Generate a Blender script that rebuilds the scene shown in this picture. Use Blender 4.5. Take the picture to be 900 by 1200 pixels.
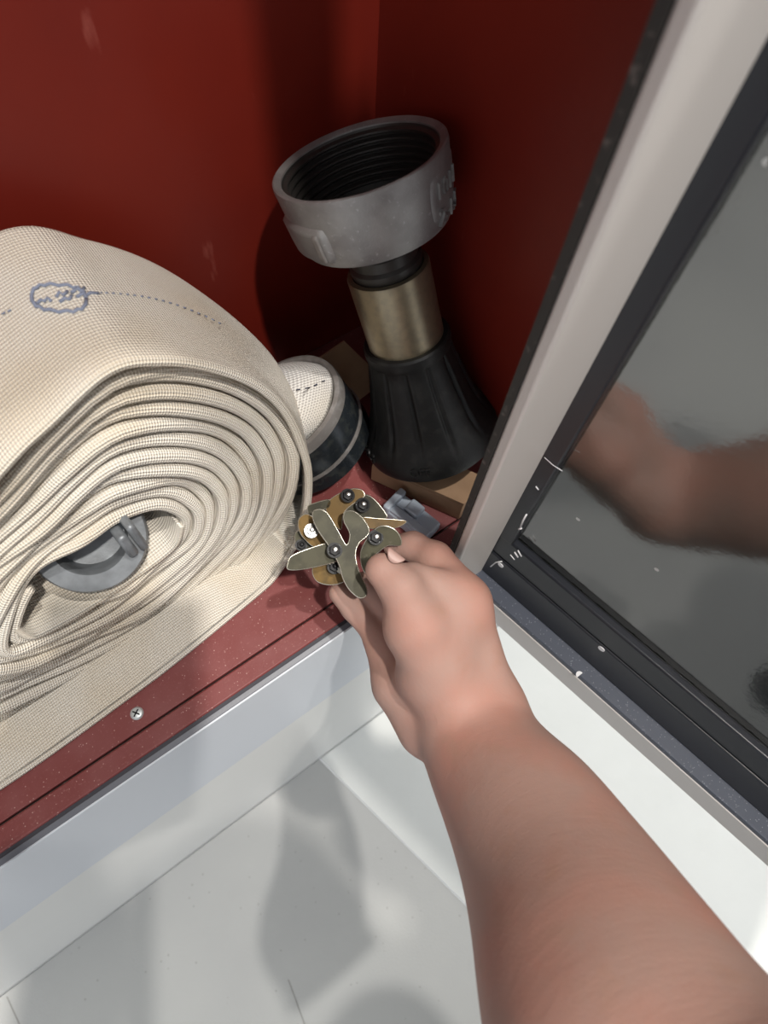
import bpy, bmesh, math, random
import numpy as np
from mathutils import Vector, Matrix
random.seed(7); rng = np.random.default_rng(7)
for o in list(bpy.data.objects): bpy.data.objects.remove(o, do_unlink=True)
SC = bpy.context.scene; COL = SC.collection

# ------------------------------------------------------------------ camera
F = 765.0; CX, CY = 450.0, 600.0
R = np.array([[0.80757498, -0.51241144, 0.2919883], [-0.58737723, -0.74331809, 0.32010343], [0.05301552, -0.4300148, -0.90126390]])
CAM = np.array([-0.17022892, -0.09101544, 0.45])
cd = bpy.data.cameras.new('camera'); cam = bpy.data.objects.new('camera', cd); COL.objects.link(cam)
cd.sensor_fit = 'VERTICAL'; cd.sensor_height = 36.0; cd.lens = F / 1200 * 36.0
cd.clip_start = 0.01; cd.clip_end = 50
cd.dof.use_dof = True; cd.dof.focus_distance = 0.42; cd.dof.aperture_fstop = 9.0
M4 = Matrix.Identity(4)
for i in range(3):
    M4[i][0] = R[i, 0]; M4[i][1] = -R[i, 1]; M4[i][2] = -R[i, 2]; M4[i][3] = CAM[i]
cam.matrix_world = M4; SC.camera = cam

# ------------------------------------------------------------------ exposure, world, lamps
SC.view_settings.view_transform = 'Standard'; SC.view_settings.look = 'None'
SC.view_settings.gamma = 1.0; SC.view_settings.use_curve_mapping = False
SC.view_settings.exposure = 0.3
w = bpy.data.worlds.new('world'); SC.world = w; w.use_nodes = True
w.node_tree.nodes['Background'].inputs[0].default_value = (0.93, 0.96, 1.0, 1)
w.node_tree.nodes['Background'].inputs[1].default_value = 0.80
def lamp(name, loc, target, size, energy, color=(1, 1, 1), spread=180):
    l = bpy.data.lights.new(name, 'AREA'); l.shape = 'DISK'; l.size = size; l.energy = energy; l.color = color
    l.spread = math.radians(spread)
    o = bpy.data.objects.new(name, l); COL.objects.link(o); o.location = loc
    o.rotation_euler = (Vector(target) - Vector(loc)).to_track_quat('-Z', 'Y').to_euler(); return o
lamp('ceiling_downlight', (0.22, -0.30, 2.05), (-0.15, 0.0, 0.0), 0.05, 18, (1.0, 0.97, 0.92))
lamp('ceiling_spot_light', (-0.10, -0.68, 1.95), (-0.15, 0.0, 0.0), 0.06, 27, (1.0, 0.95, 0.88))

# ------------------------------------------------------------------ geometry helpers
def ray(px, py): return R @ np.array([(px - CX), (py - CY), F])
def onz(px, py, z=0.0):
    r = ray(px, py); return CAM + r * ((z - CAM[2]) / r[2])
def atd(px, py, d):                     # a point d metres deep into the scene along that line of sight
    return CAM + ray(px, py) / F * d
def unit(v): v = np.array(v, float); return v / np.linalg.norm(v)
def link(name, me, mat=None, parent=None, smooth=True):
    me.name = name
    o = bpy.data.objects.new(name, me); COL.objects.link(o)
    if mat: me.materials.append(mat)
    if smooth and len(me.polygons): me.polygons.foreach_set('use_smooth', [True] * len(me.polygons))
    if parent:
        o.parent = parent; o.location = -Vector(parent_world(parent))
    return o
def parent_world(p):
    v = Vector(p.location)
    while p.parent: p = p.parent; v += Vector(p.location)
    return v
def mk(name, verts, faces, mat, parent=None, smooth=True, uvs=None):
    me = bpy.data.meshes.new(name)
    me.from_pydata([tuple(map(float, v)) for v in verts], [], [tuple(map(int, f)) for f in faces]); me.update()
    if uvs is not None:
        lay = me.uv_layers.new(name='UVMap'); vi = np.zeros(len(me.loops), int); me.loops.foreach_get('vertex_index', vi)
        lay.data.foreach_set('uv', np.asarray(uvs, float)[vi].ravel())
    return link(name, me, mat, parent, smooth)
def fix(o, bevel=0.0, seg=2, angle=40):
    bm = bmesh.new(); bm.from_mesh(o.data); bmesh.ops.recalc_face_normals(bm, faces=bm.faces); bm.to_mesh(o.data); bm.free()
    if bevel:
        m = o.modifiers.new('bevel', 'BEVEL'); m.width = bevel; m.segments = seg; m.limit_method = 'ANGLE'; m.angle_limit = math.radians(angle)
        m.harden_normals = False
    return o
def sharp(o, deg=35):
    m = o.modifiers.new('wn', 'WEIGHTED_NORMAL') if False else None
    me = o.data
    try: me.set_sharp_from_angle(angle=math.radians(deg))
    except Exception: pass
    return o
def prism(name, base, top, mat, parent=None, bevel=0.0, seg=2):      # two matching rings of points
    n = len(base); V = list(base) + list(top)
    Fc = [tuple(range(n)), tuple(range(n, 2 * n))] + [(i, (i + 1) % n, n + (i + 1) % n, n + i) for i in range(n)]
    o = mk(name, V, Fc, mat, parent, smooth=bevel > 0); fix(o, bevel, seg)
    if bevel: sharp(o)
    return o
def box(name, lo, hi, mat, parent=None, bevel=0.0, seg=2):
    (x0, y0, z0), (x1, y1, z1) = lo, hi
    return prism(name, [(x0, y0, z0), (x1, y0, z0), (x1, y1, z0), (x0, y1, z0)], [(x0, y0, z1), (x1, y0, z1), (x1, y1, z1), (x0, y1, z1)], mat, parent, bevel, seg)
def obox(name, o, a, b, c, mat, parent=None, bevel=0.0, seg=2):      # corner + three edge vectors
    o, a, b, c = [np.array(v, float) for v in (o, a, b, c)]
    return prism(name, [o, o + a, o + a + b, o + b], [o + c, o + a + c, o + a + b + c, o + b + c], mat, parent, bevel, seg)
def frame_of(axis):
    a = unit(axis); e1 = np.cross(a, [0, 0, 1.0])
    if np.linalg.norm(e1) < 1e-3: e1 = np.array([1.0, 0, 0])
    e1 = unit(e1); return a, e1, np.cross(a, e1)
def lathe(name, o, axis, prof, mat, parent=None, n=96, close=True, deg=35, rad=None):   # prof = [(s, r)...]
    a, e1, e2 = frame_of(axis); o = np.array(o, float); V = []; Fc = []
    for k, (s, r) in enumerate(prof):
        for i in range(n):
            t = 2 * math.pi * i / n; rr = r if rad is None else rad(k, s, r, t)
            V.append(o + a * s + rr * (math.cos(t) * e1 + math.sin(t) * e2))
    m = len(prof)
    for k in range(m - 1 if not close else m):
        k2 = (k + 1) % m
        for i in range(n): Fc.append((k * n + i, k * n + (i + 1) % n, k2 * n + (i + 1) % n, k2 * n + i))
    ob = mk(name, V, Fc, mat, parent); fix(ob); sharp(ob, deg); return ob
def tube(name, pts, r, mat, parent=None, n=8, closed=False):
    pts = [np.array(p, float) for p in pts]; m = len(pts); V = []; Fc = []; up = None
    for i, p in enumerate(pts):
        t = unit((pts[(i + 1) % m] if closed or i < m - 1 else p) - (pts[i - 1] if closed or i > 0 else p))
        if up is None: up = np.cross(t, [0.3, 0.2, 0.9]); 
        up = unit(up - t * up.dot(t)); sd = np.cross(t, up); rr = r[i] if hasattr(r, '__len__') else r
        for k in range(n):
            q = 2 * math.pi * k / n; V.append(p + rr * (math.cos(q) * up + math.sin(q) * sd))
    for i in range(m if closed else m - 1):
        j = (i + 1) % m
        for k in range(n): Fc.append((i * n + k, i * n + (k + 1) % n, j * n + (k + 1) % n, j * n + k))
    if not closed: Fc += [tuple(range(n)), tuple(range((m - 1) * n, m * n))]
    ob = mk(name, V, Fc, mat, parent); fix(ob); return ob
def catmull(P, n, closed=True):         # smooth resampling of a loop
    P = np.array(P, float); m = len(P); out = []
    segs = m if closed else m - 1
    for i in range(segs):
        if closed: a, b, c, d = P[i - 1], P[i], P[(i + 1) % m], P[(i + 2) % m]
        else: a, b, c, d = P[max(i - 1, 0)], P[i], P[i + 1], P[min(i + 2, m - 1)]
        for k in range(n):
            t = k / n; out.append(0.5 * ((2 * b) + (c - a) * t + (2 * a - 5 * b + 4 * c - d) * t * t + (3 * b - a - 3 * c + d) * t ** 3))
    if not closed: out.append(P[-1])
    return np.array(out)
def thing(name, label, cat, loc=(0, 0, 0), group=None):
    o = bpy.data.objects.new(name, None); COL.objects.link(o); o.location = tuple(map(float, loc)); o.empty_display_size = 0.02
    o['label'] = label; o['category'] = cat
    if group: o['group'] = group
    return o
def tag(o, label, cat, group=None):
    o['label'] = label; o['category'] = cat
    if group: o['group'] = group
    return o
def struct(o): o['kind'] = 'structure'; return o

# ------------------------------------------------------------------ materials
def mat(name, base, rough=0.5, metal=0.0, spec=0.5, noise=None, bump=None, sss=0.0, coat=0.0, extra=None):
    m = bpy.data.materials.new(name); m.use_nodes = True; nt = m.node_tree; N = nt.nodes; L = nt.links
    b = N['Principled BSDF']; b.inputs['Base Color'].default_value = (*base, 1); b.inputs['Roughness'].default_value = rough
    b.inputs['Metallic'].default_value = metal; b.inputs['Specular IOR Level'].default_value = spec
    if coat: b.inputs['Coat Weight'].default_value = coat; b.inputs['Coat Roughness'].default_value = 0.08
    if sss:
        b.inputs['Subsurface Weight'].default_value = sss; b.inputs['Subsurface Radius'].default_value = (1.0, 0.35, 0.2)
        b.inputs['Subsurface Scale'].default_value = 0.006
    tc = N.new('ShaderNodeTexCoord'); geo = N.new('ShaderNodeNewGeometry')
    col = None
    for (scale, c2, lo, hi, *rest) in (noise or []):     # patches of c2 over the base colour
        nz = N.new('ShaderNodeTexNoise'); nz.inputs['Scale'].default_value = scale; nz.inputs['Detail'].default_value = 6
        if rest: 
            mp = N.new('ShaderNodeMapping'); mp.inputs['Scale'].default_value = rest[0]; L.new(geo.outputs['Position'], mp.inputs[0]); L.new(mp.outputs[0], nz.inputs['Vector'])
        else: L.new(geo.outputs['Position'], nz.inputs['Vector'])
        mr = N.new('ShaderNodeMapRange'); mr.inputs['From Min'].default_value = lo; mr.inputs['From Max'].default_value = hi; L.new(nz.outputs['Fac'], mr.inputs['Value'])
        mx = N.new('ShaderNodeMix'); mx.data_type = 'RGBA'; L.new(mr.outputs[0], mx.inputs['Factor'])
        if col is None: mx.inputs['A'].default_value = (*base, 1)
        else: L.new(col, mx.inputs['A'])
        mx.inputs['B'].default_value = (*c2, 1); col = mx.outputs['Result']
    if col is not None: L.new(col, b.inputs['Base Color'])
    last = None
    for (scale, strength, dist) in (bump or []):
        nz = N.new('ShaderNodeTexNoise'); nz.inputs['Scale'].default_value = scale; nz.inputs['Detail'].default_value = 4; L.new(geo.outputs['Position'], nz.inputs['Vector'])
        bp = N.new('ShaderNodeBump'); bp.inputs['Strength'].default_value = strength; bp.inputs['Distance'].default_value = dist; L.new(nz.outputs['Fac'], bp.inputs['Height'])
        if last: L.new(last, bp.inputs['Normal'])
        last = bp.outputs['Normal']
    if last: L.new(last, b.inputs['Normal'])
    if extra: extra(nt, b, geo, col, last)
    return m
def specks(density, c, thr=0.06, scale=900):      # small dust flecks over whatever colour is there
    def f(nt, b, geo, col, last):
        N, L = nt.nodes, nt.links
        v = N.new('ShaderNodeTexVoronoi'); v.inputs['Scale'].default_value = scale; L.new(geo.outputs['Position'], v.inputs['Vector'])
        s = N.new('ShaderNodeSeparateColor'); L.new(v.outputs['Color'], s.inputs[0])
        a = N.new('ShaderNodeMath'); a.operation = 'GREATER_THAN'; a.inputs[1].default_value = 1 - density; L.new(s.outputs[0], a.inputs[0])
        d = N.new('ShaderNodeMath'); d.operation = 'LESS_THAN'; d.inputs[1].default_value = 0.35; L.new(v.outputs['Distance'], d.inputs[0])
        mlt = N.new('ShaderNodeMath'); mlt.operation = 'MULTIPLY'; L.new(a.outputs[0], mlt.inputs[0]); L.new(d.outputs[0], mlt.inputs[1])
        k = N.new('ShaderNodeMath'); k.operation = 'MULTIPLY'; k.inputs[1].default_value = 0.6; L.new(mlt.outputs[0], k.inputs[0])
        mx = N.new('ShaderNodeMix'); mx.data_type = 'RGBA'; L.new(k.outputs[0], mx.inputs['Factor'])
        if col is not None: L.new(col, mx.inputs['A'])
        else: mx.inputs['A'].default_value = b.inputs['Base Color'].default_value
        mx.inputs['B'].default_value = (*c, 1); L.new(mx.outputs['Result'], b.inputs['Base Color'])
    return f
def wrinkles(nt, b, geo, col, last):      # fine creases running across the forearm and fingers
    N, L = nt.nodes, nt.links; ax_ = unit(np.array([.20, .30, -.93])); p1 = unit(np.cross(ax_, [0, 1.0, 0])); p2 = np.cross(ax_, p1)
    cmb = N.new('ShaderNodeCombineXYZ')
    for k, (v, sc) in enumerate(((ax_, 420), (p1, 70), (p2, 70))):
        d = N.new('ShaderNodeVectorMath'); d.operation = 'DOT_PRODUCT'; L.new(geo.outputs['Position'], d.inputs[0]); d.inputs[1].default_value = tuple(v * sc); L.new(d.outputs['Value'], cmb.inputs[k])
    nz = N.new('ShaderNodeTexNoise'); nz.inputs['Scale'].default_value = 1.0; nz.inputs['Detail'].default_value = 3; L.new(cmb.outputs[0], nz.inputs['Vector'])
    bp = N.new('ShaderNodeBump'); bp.inputs['Strength'].default_value = 0.2; bp.inputs['Distance'].default_value = 0.0006
    L.new(nz.outputs['Fac'], bp.inputs['Height']); L.new(last, bp.inputs['Normal']); L.new(bp.outputs['Normal'], b.inputs['Normal'])
RED = mat('red_paint', (0.17, 0.014, 0.007), 0.45, spec=0.35, noise=[(9, (0.145, 0.012, 0.007), 0.45, 0.7), (60, (0.34, 0.09, 0.07), 0.68, 0.80, (1, 1, 0.25))], bump=[(700, 0.10, 0.0004)])
RED_DUSTY = mat('dusty_red_paint', (0.175, 0.036, 0.034), 0.5, noise=[(45, (0.195, 0.052, 0.05), 0.4, 0.7), (600, (0.26, 0.10, 0.09), 0.6, 0.75)], bump=[(900, 0.2, 0.0004)], extra=specks(0.035, (0.55, 0.36, 0.32), scale=900))
WHITE_GLOSS = mat('white_gloss_enamel', (0.70, 0.71, 0.72), 0.28, bump=[(25, 0.12, 0.004)])
WHITE_BAND = mat('white_powder_coat', (0.62, 0.65, 0.70), 0.35, bump=[(900, 0.05, 0.0003)])
POST = mat('white_post_paint', (0.60, 0.57, 0.545), 0.35, bump=[(900, 0.05, 0.0003)])
WALL = mat('white_wall_paint', (0.72, 0.72, 0.70), 0.3, bump=[(14, 0.25, 0.004), (300, 0.1, 0.0005)])
FLOOR = mat('grey_vinyl', (0.52, 0.52, 0.50), 0.55, noise=[(4, (0.47, 0.47, 0.46), 0.4, 0.7)], bump=[(350, 0.35, 0.0008)], extra=specks(0.012, (0.3, 0.29, 0.27), scale=260))
SHEET = mat('bright_white_vinyl', (0.80, 0.81, 0.78), 0.5, noise=[(5, (0.74, 0.75, 0.72), 0.5, 0.75)], bump=[(9, 0.35, 0.01), (420, 0.25, 0.0006)])
GREYJOINT = mat('grey_joint', (0.30, 0.29, 0.27), 0.8)
DARKLIP = mat('dark_edge_seal', (0.035, 0.035, 0.045), 0.6)
GREYLIP = mat('grey_edge_seal', (0.11, 0.115, 0.135), 0.45, bump=[(400, 0.2, 0.0005)])
BLACKSTRIP = mat('dusty_black_gasket', (0.03, 0.029, 0.027), 0.75, noise=[(250, (0.14, 0.12, 0.11), 0.6, 0.75)])
DOORBLK = mat('black_door_paint', (0.012, 0.014, 0.020), 0.33, bump=[(1500, 0.35, 0.0003)])
DOORLEDGE = mat('dusty_black_door_paint', (0.060, 0.070, 0.098), 0.42, bump=[(1400, 0.4, 0.0003)], extra=specks(0.10, (0.35, 0.37, 0.42), scale=1100))
GLASS = mat('dark_tinted_glass', (0.022, 0.024, 0.021), 0.09, spec=1.0, bump=[(60, 0.05, 0.002), (420, 0.05, 0.0004)], extra=specks(0.004, (0.7, 0.7, 0.68), scale=250))
GLASS.node_tree.nodes['Principled BSDF'].inputs['IOR'].default_value = 2.0
CHIP = mat('bare_white_spot', (0.82, 0.82, 0.84), 0.5)
CAST = mat('cast_aluminium', (0.27, 0.265, 0.26), 0.48, metal=0.55, noise=[(70, (0.21, 0.20, 0.20), 0.4, 0.65), (420, (0.4, 0.4, 0.4), 0.62, 0.8)], bump=[(900, 0.35, 0.0004)])
CASTIN = mat('dark_anodised_thread', (0.05, 0.047, 0.044), 0.42, metal=0.6, bump=[(700, 0.3, 0.0003)])
BRASS = mat('anodised_bronze_barrel', (0.27, 0.225, 0.15), 0.36, metal=0.75, noise=[(200, (0.22, 0.185, 0.13), 0.4, 0.7)], bump=[(800, 0.12, 0.0003)])
RUBBER = mat('black_rubber', (0.009, 0.009, 0.0088), 0.5, spec=0.32, noise=[(120, (0.022, 0.022, 0.02), 0.5, 0.8)], bump=[(600, 0.3, 0.0005)])
COLLAR = mat('worn_grey_collar', (0.20, 0.185, 0.175), 0.45, metal=0.3, noise=[(150, (0.27, 0.26, 0.25), 0.5, 0.7)])
COUPBLK = mat('glossy_black_coupling', (0.018, 0.022, 0.026), 0.22, metal=0.3, noise=[(160, (0.05, 0.055, 0.05), 0.5, 0.8)], bump=[(500, 0.15, 0.0003)])
GREYMET = mat('dull_grey_casting', (0.21, 0.225, 0.24), 0.45, metal=0.35, noise=[(90, (0.14, 0.15, 0.16), 0.4, 0.7)], bump=[(800, 0.25, 0.0003)])
CARD = mat('brown_cardboard', (0.34, 0.21, 0.12), 0.8, noise=[(60, (0.28, 0.17, 0.095), 0.4, 0.7)], bump=[(350, 0.3, 0.0006)])
PLASTIC = mat('blue_grey_plastic', (0.42, 0.47, 0.54), 0.38)
GUN = mat('gunmetal_plate', (0.075, 0.070, 0.044), 0.55, metal=0.0, spec=0.22, noise=[(70, (0.045, 0.042, 0.027), 0.42, 0.6), (260, (0.12, 0.11, 0.08), 0.62, 0.8)], bump=[(700, 0.15, 0.0002)])
GOLD = mat('brassy_plate', (0.17, 0.10, 0.026), 0.5, metal=0.0, spec=0.25, noise=[(120, (0.085, 0.053, 0.016), 0.45, 0.7)], bump=[(700, 0.15, 0.0002)])
EDGE = mat('polished_plate_edge', (0.55, 0.52, 0.44), 0.28, metal=0.85)
CHROME = mat('bright_steel', (0.42, 0.42, 0.41), 0.35, metal=0.95)
BLKSTEEL = mat('black_oxide_steel', (0.006, 0.006, 0.007), 0.45, spec=0.2, metal=0.0)
ZINC = mat('zinc_screw', (0.55, 0.58, 0.58), 0.4, metal=0.4)
INK = mat('faded_blue_ink', (0.22, 0.25, 0.34), 0.9)
STITCH = mat('dark_thread', (0.04, 0.045, 0.07), 0.9)
SKIN = mat('skin', (0.365, 0.228, 0.188), 0.62, spec=0.3, noise=[(18, (0.40, 0.205, 0.16), 0.45, 0.68), (70, (0.36, 0.21, 0.16), 0.55, 0.8)], bump=[(90, 0.15, 0.0015), (900, 0.25, 0.0004)], sss=0.12, extra=wrinkles)
NAIL = mat('fingernail', (0.40, 0.255, 0.22), 0.5)
def weave_mat(name, base, dark, cell=0.0021, strength=1.0):
    m = bpy.data.materials.new(name); m.use_nodes = True; nt = m.node_tree; N = nt.nodes; L = nt.links
    b = N['Principled BSDF']; b.inputs['Roughness'].default_value = 0.85; b.inputs['Specular IOR Level'].default_value = 0.2
    b.inputs['Sheen Weight'].default_value = 0.2
    uv = N.new('ShaderNodeUVMap'); sp = N.new('ShaderNodeSeparateXYZ'); L.new(uv.outputs[0], sp.inputs[0])
    def math_(op, a, b_=None, v=None):
        n = N.new('ShaderNodeMath'); n.operation = op
        for i, x in enumerate((a, b_)):
            if x is None: continue
            if isinstance(x, (int, float)): n.inputs[i].default_value = x
            else: L.new(x, n.inputs[i])
        return n.outputs[0]
    k = 2 * math.pi / cell
    u = math_('MULTIPLY', sp.outputs[0], k); v = math_('MULTIPLY', sp.outputs[1], k * 0.8)
    h = math_('MULTIPLY', math_('SINE', math_('ADD', u, v)), math_('SINE', math_('SUBTRACT', v, u)))
    h = math_('ADD', math_('MULTIPLY', h, 0.5), 0.5)
    mx = N.new('ShaderNodeMix'); mx.data_type = 'RGBA'; mx.inputs['A'].default_value = (*dark, 1); mx.inputs['B'].default_value = (*base, 1)
    mr = N.new('ShaderNodeMapRange'); mr.inputs['From Min'].default_value = 0.1; mr.inputs['From Max'].default_value = 0.7; L.new(h, mr.inputs['Value']); L.new(mr.outputs[0], mx.inputs['Factor'])
    geo = N.new('ShaderNodeNewGeometry'); nz = N.new('ShaderNodeTexNoise'); nz.inputs['Scale'].default_value = 14; L.new(geo.outputs['Position'], nz.inputs['Vector'])
    m2 = N.new('ShaderNodeMix'); m2.data_type = 'RGBA'; m2.blend_type = 'MULTIPLY'; L.new(mx.outputs['Result'], m2.inputs['A'])
    m2.inputs['B'].default_value = (0.93, 0.88, 0.80, 1)
    mr2 = N.new('ShaderNodeMapRange'); mr2.inputs['From Min'].default_value = 0.45; mr2.inputs['From Max'].default_value = 0.7; L.new(nz.outputs['Fac'], mr2.inputs['Value']); L.new(mr2.outputs[0], m2.inputs['Factor'])
    L.new(m2.outputs['Result'], b.inputs['Base Color'])
    bp = N.new('ShaderNodeBump'); bp.inputs['Strength'].default_value = strength; bp.inputs['Distance'].default_value = 0.0012; L.new(h, bp.inputs['Height']); L.new(bp.outputs['Normal'], b.inputs['Normal'])
    return m
CANVAS = weave_mat('white_woven_jacket', (0.90, 0.85, 0.76), (0.68, 0.60, 0.49), cell=0.0030)
CANVAS_PALE = weave_mat('pale_woven_jacket', (0.80, 0.79, 0.77), (0.50, 0.49, 0.48), cell=0.0032)

# ------------------------------------------------------------------ the setting
def ony(px, py, y):
    r = ray(px, py); return CAM + r * ((y - CAM[1]) / r[1])
FZ = float(ony(374, 889, 0.0115)[2]); BZ = float(ony(220, 934, 0.0095)[2]); XL, XW, YB, ZT = -0.66, 0.072, 0.228, 0.76
s0, s1 = onz(374, 889, FZ), onz(555, 1070, FZ)
sd = unit(s1 - s0); far = s0 + sd * 3.2; 
struct(prism('floor', [(-3.0, 0.0100, FZ - .02), (s0[0], 0.0100, FZ - .02), (far[0], far[1], FZ - .02), (-3.0, far[1], FZ - .02)],
             [(-3.0, 0.0100, FZ), (s0[0], 0.0100, FZ), (far[0], far[1], FZ), (-3.0, far[1], FZ)], FLOOR))
struct(prism('floor', [(s0[0] + .0015, 0.0100, FZ - .02), (2.5, 0.0100, FZ - .02), (2.5, far[1], FZ - .02), (far[0] + .0015, far[1], FZ - .02)],
             [(s0[0] + .0015, 0.0100, FZ + .002), (2.5, 0.0100, FZ + .002), (2.5, far[1], FZ + .002), (far[0] + .0015, far[1], FZ + .002)], SHEET))
for a_, b_ in (((8, 1168), (34, 1225)), ((338, 1148), (366, 1225))):
    p_, q_ = onz(*a_, FZ), onz(*b_, FZ); sd_ = np.cross(unit(q_ - p_), [0, 0, 1.0]) * .0007
    struct(prism('trim_1', [p_ - sd_, q_ - sd_, q_ + sd_, p_ + sd_], [v + [0, 0, .0003] for v in (p_ - sd_, q_ - sd_, q_ + sd_, p_ + sd_)], GREYJOINT))
# wall face under, beside and above the recessed cabinet
struct(box('wall_back', (-3.0, 0.0115, FZ - .02), (2.5, 0.05, BZ - .002), WALL))
struct(box('wall_left', (-3.0, 0.0115, BZ - .002), (XL - 0.03, 0.05, 2.2), WALL))
struct(box('wall_right', (0.12, 0.0115, BZ - .002), (2.5, 0.05, 2.2), WALL))
struct(box('wall_front', (XL - 0.03, 0.0115, ZT + 0.05), (0.12, 0.05, 2.2), WALL))

# ------------------------------------------------------------------ the cabinet
cab = thing('fire_hose_cabinet', 'red-lined wall cabinet with white frame and open black-framed glass door', 'cabinet', (-0.3, 0.1, -0.16))
box('back_panel', (XL, YB, 0), (XW + .002, YB + .004, ZT), RED, cab)
box('side_panel', (XW, 0.0, 0), (XW + .004, YB + .004, ZT), RED, cab)
box('side_panel', (XL - .004, 0.0, 0), (XL, YB + .004, ZT), RED, cab)
box('top_panel', (XL, 0.0, ZT), (XW, YB, ZT + .004), RED, cab)
box('light_leak_block', (XL - .01, 0.0125, -0.15), (XW + .01, YB + .012, -0.0062), BLACKSTRIP, cab)  # dark backing boxes added to block light leaking through the panel gaps
box('light_leak_block', (XL - .01, YB + .0045, -0.0062), (XW + .01, YB + .012, ZT + .01), BLACKSTRIP, cab)
box('light_leak_block', (XW + .0045, 0.0, -0.0062), (XW + .01, YB + .012, ZT + .01), BLACKSTRIP, cab)
box('bottom_panel', (XL, 0.0322, -0.004), (XW, YB, 0.0), RED_DUSTY, cab, bevel=0.0006)
box('bottom_flange', (XL, 0.0165, -0.006), (XW, 0.0308, 0.0006), RED_DUSTY, cab, bevel=0.0012)
box('edge_seal', (XL, 0.0140, -0.006), (XW, 0.0165, -0.0008), DARKLIP, cab)
prism('edge_lip', [(XL, 0.0140, 0.0002), (XL, 0.0102, -0.0006), (XL, 0.0102, -0.010), (XL, 0.0140, -0.010)],
      [(0.0, 0.0140, 0.0002), (0.0, 0.0102, -0.0006), (0.0, 0.0102, -0.010), (0.0, 0.0140, -0.010)], GREYLIP, cab, bevel=0.0004)
box('front_panel', (XL - .03, 0.0090, BZ), (0.03, 0.0124, -0.0010), WHITE_BAND, cab, bevel=0.0006)
box('frame_post', (-0.0285, -0.011, -0.03), (0.008, -0.0045, ZT + .05), POST, cab, bevel=0.0015)
box('frame_gasket', (-0.0287, -0.0045, -0.03), (-0.004, -0.0005, ZT + .05), BLACKSTRIP, cab)
box('frame_post', (XL - .03, -0.011, BZ), (XL + .005, 0.004, ZT + .05), POST, cab, bevel=0.0015)
box('frame_head', (XL - .03, -0.011, ZT), (0.03, 0.004, ZT + .05), POST, cab, bevel=0.0015)
# cross-head screw in the bottom panel
def screw(p, r, parent):
    s = lathe('screw', p, (0.1, 0.0, 1), [(0, r), (r * .25, r), (r * .5, r * .8), (r * .62, r * .3), (r * .62, 0.00001), (0, 0.00001)], ZINC, parent, n=28)
    p = np.array(p)
    for a in (0.6, 0.6 + math.pi / 2):
        d = np.array([math.cos(a), math.sin(a), 0]); e = np.array([-math.sin(a), math.cos(a), 0])
        obox('screw_slot', p + [0, 0, r * .55] - d * r * .6 - e * r * .1, d * r * 1.2, e * r * .2, (0, 0, r * .12), BLKSTEEL, s)
screw((-0.2435, 0.0425, 0.0), 0.0042, cab)

# door, swung open towards the room
A = np.array([0.0078, -0.0144, 0.0]); U = unit([0.179, -0.984, 0]); Nn = unit(np.array([-0.984, -0.179, 0])); Z = np.array([0, 0, 1.0])
def D(s, off, z): return A + U * s + Nn * off + Z * z
DL = 0.62
door = obox('door', D(-0.012, -0.022, -0.012), U * DL, Nn * 0.002, Z * 0.66, WHITE_BAND, cab, 0.0005)
obox('bottom_rail', D(-0.010, -0.019, 0.0), U * (DL - .004), Nn * 0.019, Z * 0.036, DOORBLK, door, 0.0012)
obox('bottom_rail', D(-0.010, -0.019, 0.0365), U * (DL - .004), Nn * 0.0178, Z * 0.0265, DOORBLK, door, 0.0015)
obox('rail_ledge', D(-0.010, -0.019, -0.006), U * (DL - .004), Nn * 0.0305, Z * 0.006, DOORLEDGE, door, 0.0006)
obox('rail_lip', D(-0.006, -0.019, -0.033), U * (DL - .008), Nn * 0.0312, Z * 0.0275, POST, door, 0.0008)
obox('hinge_stile', D(-0.012, -0.019, 0.063), U * 0.018, Nn * 0.019, Z * 0.58, DOORBLK, door, 0.0012)
obox('outer_stile', D(DL - .05, -0.019, 0.063), U * 0.034, Nn * 0.019, Z * 0.58, DOORBLK, door, 0.0012)
obox('glass_pane', D(0.0, -0.012, 0.055), U * (DL - .03), Nn * 0.005, Z * 0.58, GLASS, door)
# ragged sealant along the pane's foot and side
V = []; Fc = []; k = 0
for i in range(420):
    s = i / 420 * (DL - 0.06) + 0.006; h = 0.0635 + 0.0009 * rng.random() + 0.0004 * math.sin(i * .4)
    V += [D(s, -0.0068, 0.0625), D(s, -0.0064, h)]
    if i: Fc.append((k - 2, k - 1, k + 1, k))
    k += 2
mk('sealant_bead', V, Fc, DOORBLK, door, smooth=False)
def dot(c, n, r, m, parent, name, n_=14, jag=0.0, half=False):
    a, e1, e2 = frame_of(n); P = []
    for i in range(n_):
        t = 2 * math.pi * i / n_; rr = r * (1 + jag * (rng.random() - .5)); x, y = math.cos(t) * rr, math.sin(t) * rr
        if half: y = max(y, -r * .1)
        P.append(np.array(c) + e1 * x + e2 * y)
    return prism(name, [p for p in P], [p + a * 0.0006 for p in P], m, parent)
for (px, py, r, hf) in ((587, 662, .0022, 0), (705, 760, .0024, 0)):
    rr = ray(px, py); t = np.dot(A - CAM, Nn) / np.dot(rr, Nn); dot(CAM + rr * t, Nn, r, CHIP, door, 'bare_spot')
dot(onz(679, 791, 0.0), (0, 0, 1), .0026, CHIP, door, 'bare_spot', half=True)
def on_door(px, py):
    rr = ray(px, py); t = np.dot(A + Nn * .0006 - CAM, Nn) / np.dot(rr, Nn); return CAM + rr * t
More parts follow.
